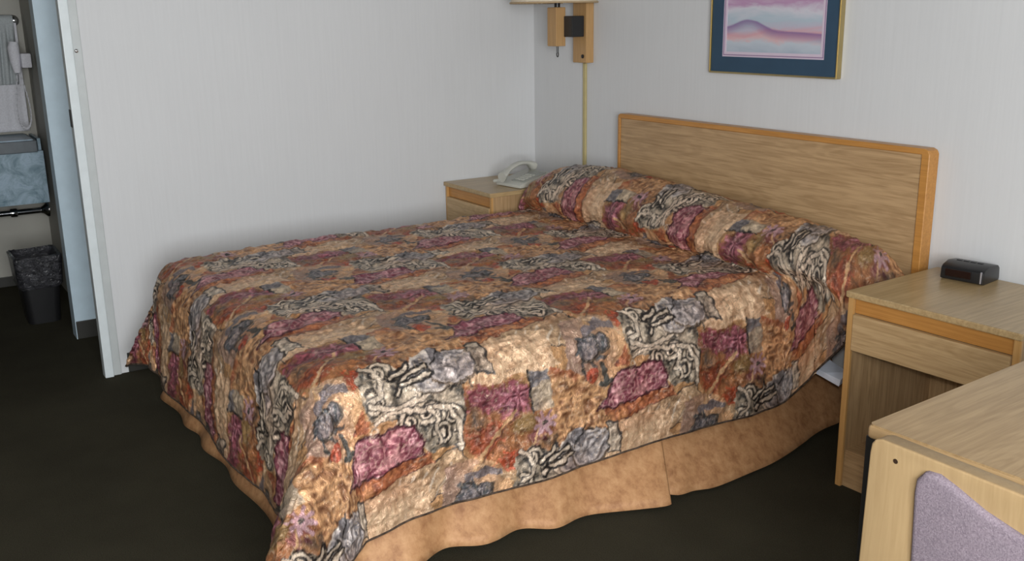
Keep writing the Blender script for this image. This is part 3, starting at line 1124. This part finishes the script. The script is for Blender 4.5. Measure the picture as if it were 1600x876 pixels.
obj('spider', tube([(-.060-.122, -.150, .527), (-.060+.122, -.150, .527)], .0025, 6), M_BRASS, bpy.data.objects['shade'])
obj('bulb', lathe([(.013, .40), (.014, .42), (.03, .455), (.03, .48), (.018, .505), (.004, .512)], 20, (-.060, -.132, 0)), M_CLOTH_W, lp, smooth=True)
cc = obj('cord_cover', box(-.010, .010, -.012, 0, 0, .85, .003), M_GOLDPAINT, loc=(.440, 0, .392))
tag(cc, 'narrow gold cord cover strip running down the wall from the lamp', 'cord cover')

# ------------------------------------------------------------------ picture


def art_mat():
    M, nt, N, L, bs = mat_new('watercolour_hills')
    tc = N.new('ShaderNodeTexCoord')
    sep = N.new('ShaderNodeSeparateXYZ')
    L.new(tc.outputs['Object'], sep.inputs[0])
    n = noise_node(nt, 5, (1, 1, 3.5), 4, .6, .6)

    def math_(op, a, b=None, c=None):
        q = N.new('ShaderNodeMath')
        q.operation = op
        for k, x in enumerate((a, b, c)):
            if x is None:
                continue
            if isinstance(x, (int, float)):
                q.inputs[k].default_value = x
            else:
                L.new(x, q.inputs[k])
        return q.outputs[0]
    zn = math_('MULTIPLY_ADD', math_('SUBTRACT', n.outputs['Fac'], .5), .10, sep.outputs['Z'])
    zs = math_('MULTIPLY', zn, 2.2)
    r = ramp(nt, zs, [(.0, lin(164, 176, 190)), (.09, lin(186, 194, 204)), (.125, lin(208, 176, 180)), (.18, lin(204, 158, 166)), (.225, lin(184, 178, 194)),
                      (.29, lin(172, 188, 200)), (.37, lin(202, 200, 210)), (.43, lin(178, 140, 174)), (.56, lin(212, 200, 212))])
    dx = math_('DIVIDE', math_('ADD', sep.outputs['X'], .115), .085)
    g = math_('POWER', 2.718, math_('MULTIPLY', math_('MULTIPLY', dx, dx), -1))
    hill = math_('MULTIPLY_ADD', g, .034, math_('MULTIPLY_ADD', sep.outputs['X'], -.045, .094))
    hill = math_('MULTIPLY_ADD', math_('SUBTRACT', n.outputs['Fac'], .5), .02, hill)
    d = math_('SUBTRACT', hill, sep.outputs['Z'])
    up_ = N.new('ShaderNodeMapRange')
    up_.inputs['From Min'].default_value = 0
    up_.inputs['From Max'].default_value = .006
    L.new(d, up_.inputs['Value'])
    dn = N.new('ShaderNodeMapRange')
    dn.inputs['From Min'].default_value = .042
    dn.inputs['From Max'].default_value = .006
    L.new(d, dn.inputs['Value'])
    fac = math_('MULTIPLY', math_('MULTIPLY', up_.outputs[0], dn.outputs[0]), .85)
    mx = N.new('ShaderNodeMixRGB')
    L.new(fac, mx.inputs[0])
    L.new(r.outputs[0], mx.inputs[1])
    mx.inputs[2].default_value = lin(128, 96, 146)
    L.new(mx.outputs[0], bs.inputs['Base Color'])
    bs.inputs['Roughness'].default_value = .6
    return M


pc = thing('framed_picture', 'gold framed watercolour of purple hills with a navy mat above the headboard', 'picture', (1.617, 0, 1.232))
PW, PH = .32, .52
obj('frame', frame_bm(-PW, PW, 0, PH, .0065, -.026, 0, .0015), M_BRASS, pc)
obj('backing', box(-PW+.008, PW-.008, -.010, -.002, .008, PH-.008), M_BLACK, pc)
obj('outer_mat', frame_bm(-PW+.006, PW-.006, .006, PH-.006, .059, -.019, -.011), M_NAVY, pc)
obj('inner_mat', frame_bm(-PW+.060, PW-.060, .060, PH-.060, .024, -.0165, -.0105), M_PINKMAT, pc)
obj('mat_line', frame_bm(-PW+.070, PW-.070, .070, PH-.070, .004, -.0175, -.0160), M_PURPLELINE, pc)
obj('art_print', box(-.248, .248, -.0145, -.0105, 0, PH-.15), art_mat(), pc, loc=(0, 0, .075))

# ------------------------------------------------------------------ table
tb = thing('table', 'oak topped table with a rounded edge and black legs in the right foreground', 'table', (3.252, -1.475, 0), math.radians(3))
TW, TD = .86, .72
pts = [(0, .008), (.003, .003), (.008, 0), (TW-.03, 0), (TW, .03), (TW, TD-.03), (TW-.03, TD), (.03, TD), (0, TD-.03)]
obj('top', prism(pts, .008, 'xy', .733), M_TABLE, tb)
inner = [(.001, .009), (.004, .004), (.009, .001), (TW-.031, .001), (TW-.001, .031), (TW-.001, TD-.031), (TW-.031, TD-.001), (.031, TD-.001), (.001, TD-.031)]
obj('edge', prism([(x+(-.004 if x < TW/2 else .004), y+(-.004 if y < TD/2 else .004)) for x, y in inner], .026, 'xy', .7125, .008, 3), M_TABLE_EDGE, tb, smooth=True)
obj('apron', box(.012, TW-.022, .05, TD-.022, .655, .7125), M_DARKWOOD, tb)
for x in (.004, TW-.022):
    for y in (.020, TD-.022):
        obj('leg', box(x-.013, x+.013, y-.013, y+.013, 0, .7125, .002), M_BLACKMETAL, tb)

# ------------------------------------------------------------------ chair
ch = thing('chair', 'light oak chair with lavender tweed back pushed against the table edge', 'chair', (3.60, -1.545, 0), 0)
HW = .277
# back frame lies in a plane leaning a little to -y at the top
_unused = [(-HW, 0), (-HW+.055, 0), (-HW+.085, .40), (-HW+.085, .55), (-HW+.092, .70), (-HW+.10, .742), (-HW+.03, .766), (-HW+.008, .756), (-HW, .738), (-HW+.004, .55)]


def leaned(bm):
    for v in bm.verts:
        if v.co.z > .42:
            v.co.y -= (v.co.z-.42)*.06
        else:
            v.co.y -= (.42-v.co.z)*.10
    return bm


half = [(-HW, 0), (-HW, .735), (-HW+.003, .752), (-HW+.010, .762), (-HW+.024, .767)]
inn = [(0, .700), (-.06, .714), (-.11, .734), (-.14, .744), (-.160, .742), (-.178, .728), (-.186, .70), (-.186, .40), (-HW+.055, 0)]
outline = half+[(-x, z) for x, z in half[::-1]]+[(-x, z) for x, z in inn[::-1]]+inn[1:]
bf = obj('back_frame', leaned(prism(outline, .034, 'xz', 0, .004, 3)), M_CHAIRZ, ch, smooth=True)
for sg in (1, -1):
    obj('screw_hole', leaned(prism([(sg*(-HW+.052)+.0045*math.cos(t), .737+.0045*math.sin(t)) for t in np.linspace(0, 2*PI, 12, endpoint=False)], .002, 'xz', -.0008)), M_DARKWOOD, bf)
pad = [(-.183, .46), (.183, .46), (.183, .70), (.180, .725), (.165, .745), (.14, .748), (.11, .738), (.06, .718), (0, .704), (-.06, .718), (-.11, .738), (-.14, .748), (-.165, .745), (-.180, .725), (-.183, .70)]
bm = prism(pad, .040, 'xz', -.010, .010, 3)
obj('back_pad', leaned(bm), M_LAV, ch, smooth=True)
obj('seat_pad', box(-.215, .215, .045, .48, .42, .475, .016, 3), M_LAV, ch, smooth=True)
obj('seat_frame', box(-.235, .235, .036, .46, .36, .42, .006), M_CHAIRX, ch)
for s in (-1, 1):
    obj('front_leg', box(s*.225-.022, s*.225+.022, .42, .465, 0, .36, .005), M_CHAIRZ, ch)
    obj('side_stretcher', box(s*.235-.012, s*.235+.012, .02, .42, .20, .235, .004), M_CHAIRX, ch)

# ------------------------------------------------------------------ vanity recess
vn = thing('vanity_counter', 'blue marbled vanity counter with a dark front edge beyond the doorway', 'counter', (-1.9, -2.145, 0))
obj('countertop', box(.002, .40, -1.7, -.035, .80, .862, .004), plain('dark_counter_edge', lin(84, 92, 98), .35, var=.15), vn)
obj('apron', box(.30, .352, -1.7, -.004, .52, .80), M_MARBLE, vn)
obj('surface', box(.02, .385, -1.68, -.05, .862, .868), M_MARBLE, vn)
obj('end_panel', box(.002, .30, -.02, -.004, .52, .862), M_MARBLE, vn)
pp_ = thing('drain_pipe', 'chrome pipe ending in a round wall flange below the vanity counter', 'pipe', (-1.70, -2.14, .455))
obj('pipe', tube([(0, -1.2, 0), (0, -.002, 0)], .016, 16), M_CHROME, pp_, smooth=True)
fl_ = obj('flange', lathe([(.042, 0), (.040, .010), (.022, .03), (.017, .04)], 24), M_CHROME, pp_, smooth=True)
fl_.rotation_euler = (PI/2, 0, 0)
pp2 = obj('coupling', lathe([(.022, 0), (.024, .006), (.024, .03), (.022, .036)], 20), M_CHROME, pp_, smooth=True)
pp2.rotation_euler = (PI/2, 0, 0)
pp2.location = (0, -.16, 0)

tbar = thing('towel_bar', 'chrome towel bar with bright end posts on the vanity back wall', 'towel bar', (-1.9, -2.145, 1.478))
obj('bar', tube([(.06, -.62, 0), (.06, -.005, 0)], .0075, 12), M_CHROME, tbar, smooth=True)
for y in (-.02, -.61):
    o = obj('post', lathe([(.030, 0), (.030, .008), (.015, .02), (.013, .05), (.02, .058), (.02, .072), (.012, .078)], 20), M_CHROME, tbar, smooth=True)
    o.rotation_euler = (0, PI/2, 0)
    o.location = (0, y, 0)


def towel(y0, y1, ytop0, ytop1, zbot, mat, rad, seed):
    n, arc_n, mr = 26, 10, 40
    G = np.zeros((n, arc_n+mr, 3))
    for i in range(n):
        t = i/(n-1)
        for j in range(arc_n):
            q = PI*(j/(arc_n-1))
            G[i, j] = (.06-rad*math.cos(q), ytop0+(ytop1-ytop0)*t, 1.478+rad*math.sin(q))
        for j in range(mr):
            w = (j+1)/mr
            ya, yb = ytop0*(1-w)+y0*w, ytop1*(1-w)+y1*w
            G[i, arc_n+j] = (.06+rad+.010*min(1, w*4)*(1+math.sin(t*2*PI*2.5+seed))*(.35 if rad < .02 else 1), ya+(yb-ya)*t, 1.478-(1.478-zbot)*w)
    o = mesh_obj('towel', grid_mesh('towel', G), mat, loc=(-1.9, 0, 0))
    sd = o.modifiers.new('thickness', 'SOLIDIFY')
    sd.thickness = .006
    sd.offset = 0
    return o


tag(towel(-2.335, -2.165, -2.27, -2.16, .885, M_CLOTH_W, .0145, 3), 'long white towel flaring out just above the vanity counter', 'towel', 'towels on the chrome bar')
tag(towel(-2.285, -2.19, -2.265, -2.175, 1.14, M_CLOTH_G, .0275, 1), 'short pale grey towel in front on the chrome bar above the vanity', 'towel', 'towels on the chrome bar')

hd = thing('hair_dryer', 'white wall hair dryer with a coiled cord beside the vanity towels', 'hair dryer', (-1.62, -2.14, 1.27))
obj('holder', box(-.04, .04, -.05, 0, -.035, .04, .008, 2), M_CLOTH_W, hd, smooth=True)
obj('body', tube([(0, -.07, -.06), (0, -.075, 0), (.0, -.075, .07), (0, -.07, .10)], [.018, .026, .030, .022], 14), M_CLOTH_W, hd, smooth=True)
cpts = []
for i in range(260):
    t = i/259
    ang = t*2*PI*26
    cy = -.07-.05*math.sin(2*PI*t)*.6
    cz = -.07-.28*math.sin(PI*t)
    cx = -.02+.12*t+.02*math.sin(PI*2*t)
    cpts.append((cx+.008*math.cos(ang), cy, cz+.008*math.sin(ang)))
obj('coiled_cord', tube(cpts, .0032, 5), M_CLOTH_W, hd, smooth=True)

# waste bin with liner
wb = thing('waste_bin', 'black plastic waste bin lined with a dark bag on the carpet by the doorway', 'bin', (-1.10, -2.315, 0))


def rrect(hx, hy, r, n=5):
    o = []
    for cx, cy, a0 in ((hx-r, hy-r, 0), (-hx+r, hy-r, PI/2), (-hx+r, -hy+r, PI), (hx-r, -hy+r, 1.5*PI)):
        for k in range(n+1):
            o.append((cx+r*math.cos(a0+k*PI/2/n), cy+r*math.sin(a0+k*PI/2/n)))
    return o


def loft(levels, cap0=True, cap1=False, wob=0, seed=0):
    bm = bmesh.new()
    R = []
    q = random.Random(seed)
    for hx, hy, z in levels:
        R.append([bm.verts.new((x*(1+q.uniform(-wob, wob)), y*(1+q.uniform(-wob, wob)), z+q.uniform(-wob, wob)*.15)) for x, y in rrect(hx, hy, .035)])
    n = len(R[0])
    for A_, B_ in zip(R, R[1:]):
        for k in range(n):
            bm.faces.new((A_[k], A_[(k+1) % n], B_[(k+1) % n], B_[k]))
    if cap0:
        bm.faces.new(R[0][::-1])
    if cap1:
        bm.faces.new(R[-1])
    return bm


obj('body', loft([(.10, .075, 0), (.125, .100, .33), (.120, .095, .33), (.096, .071, .008)], True, True), M_BIN, wb, smooth=True)
obj('liner', loft([(.119, .094, .185), (.127, .102, .20), (.130, .106, .27), (.136, .112, .325), (.136, .112, .345), (.124, .10, .348), (.112, .088, .32), (.10, .08, .22)], False, True, .03, 4), M_BAG, wb, smooth=True)
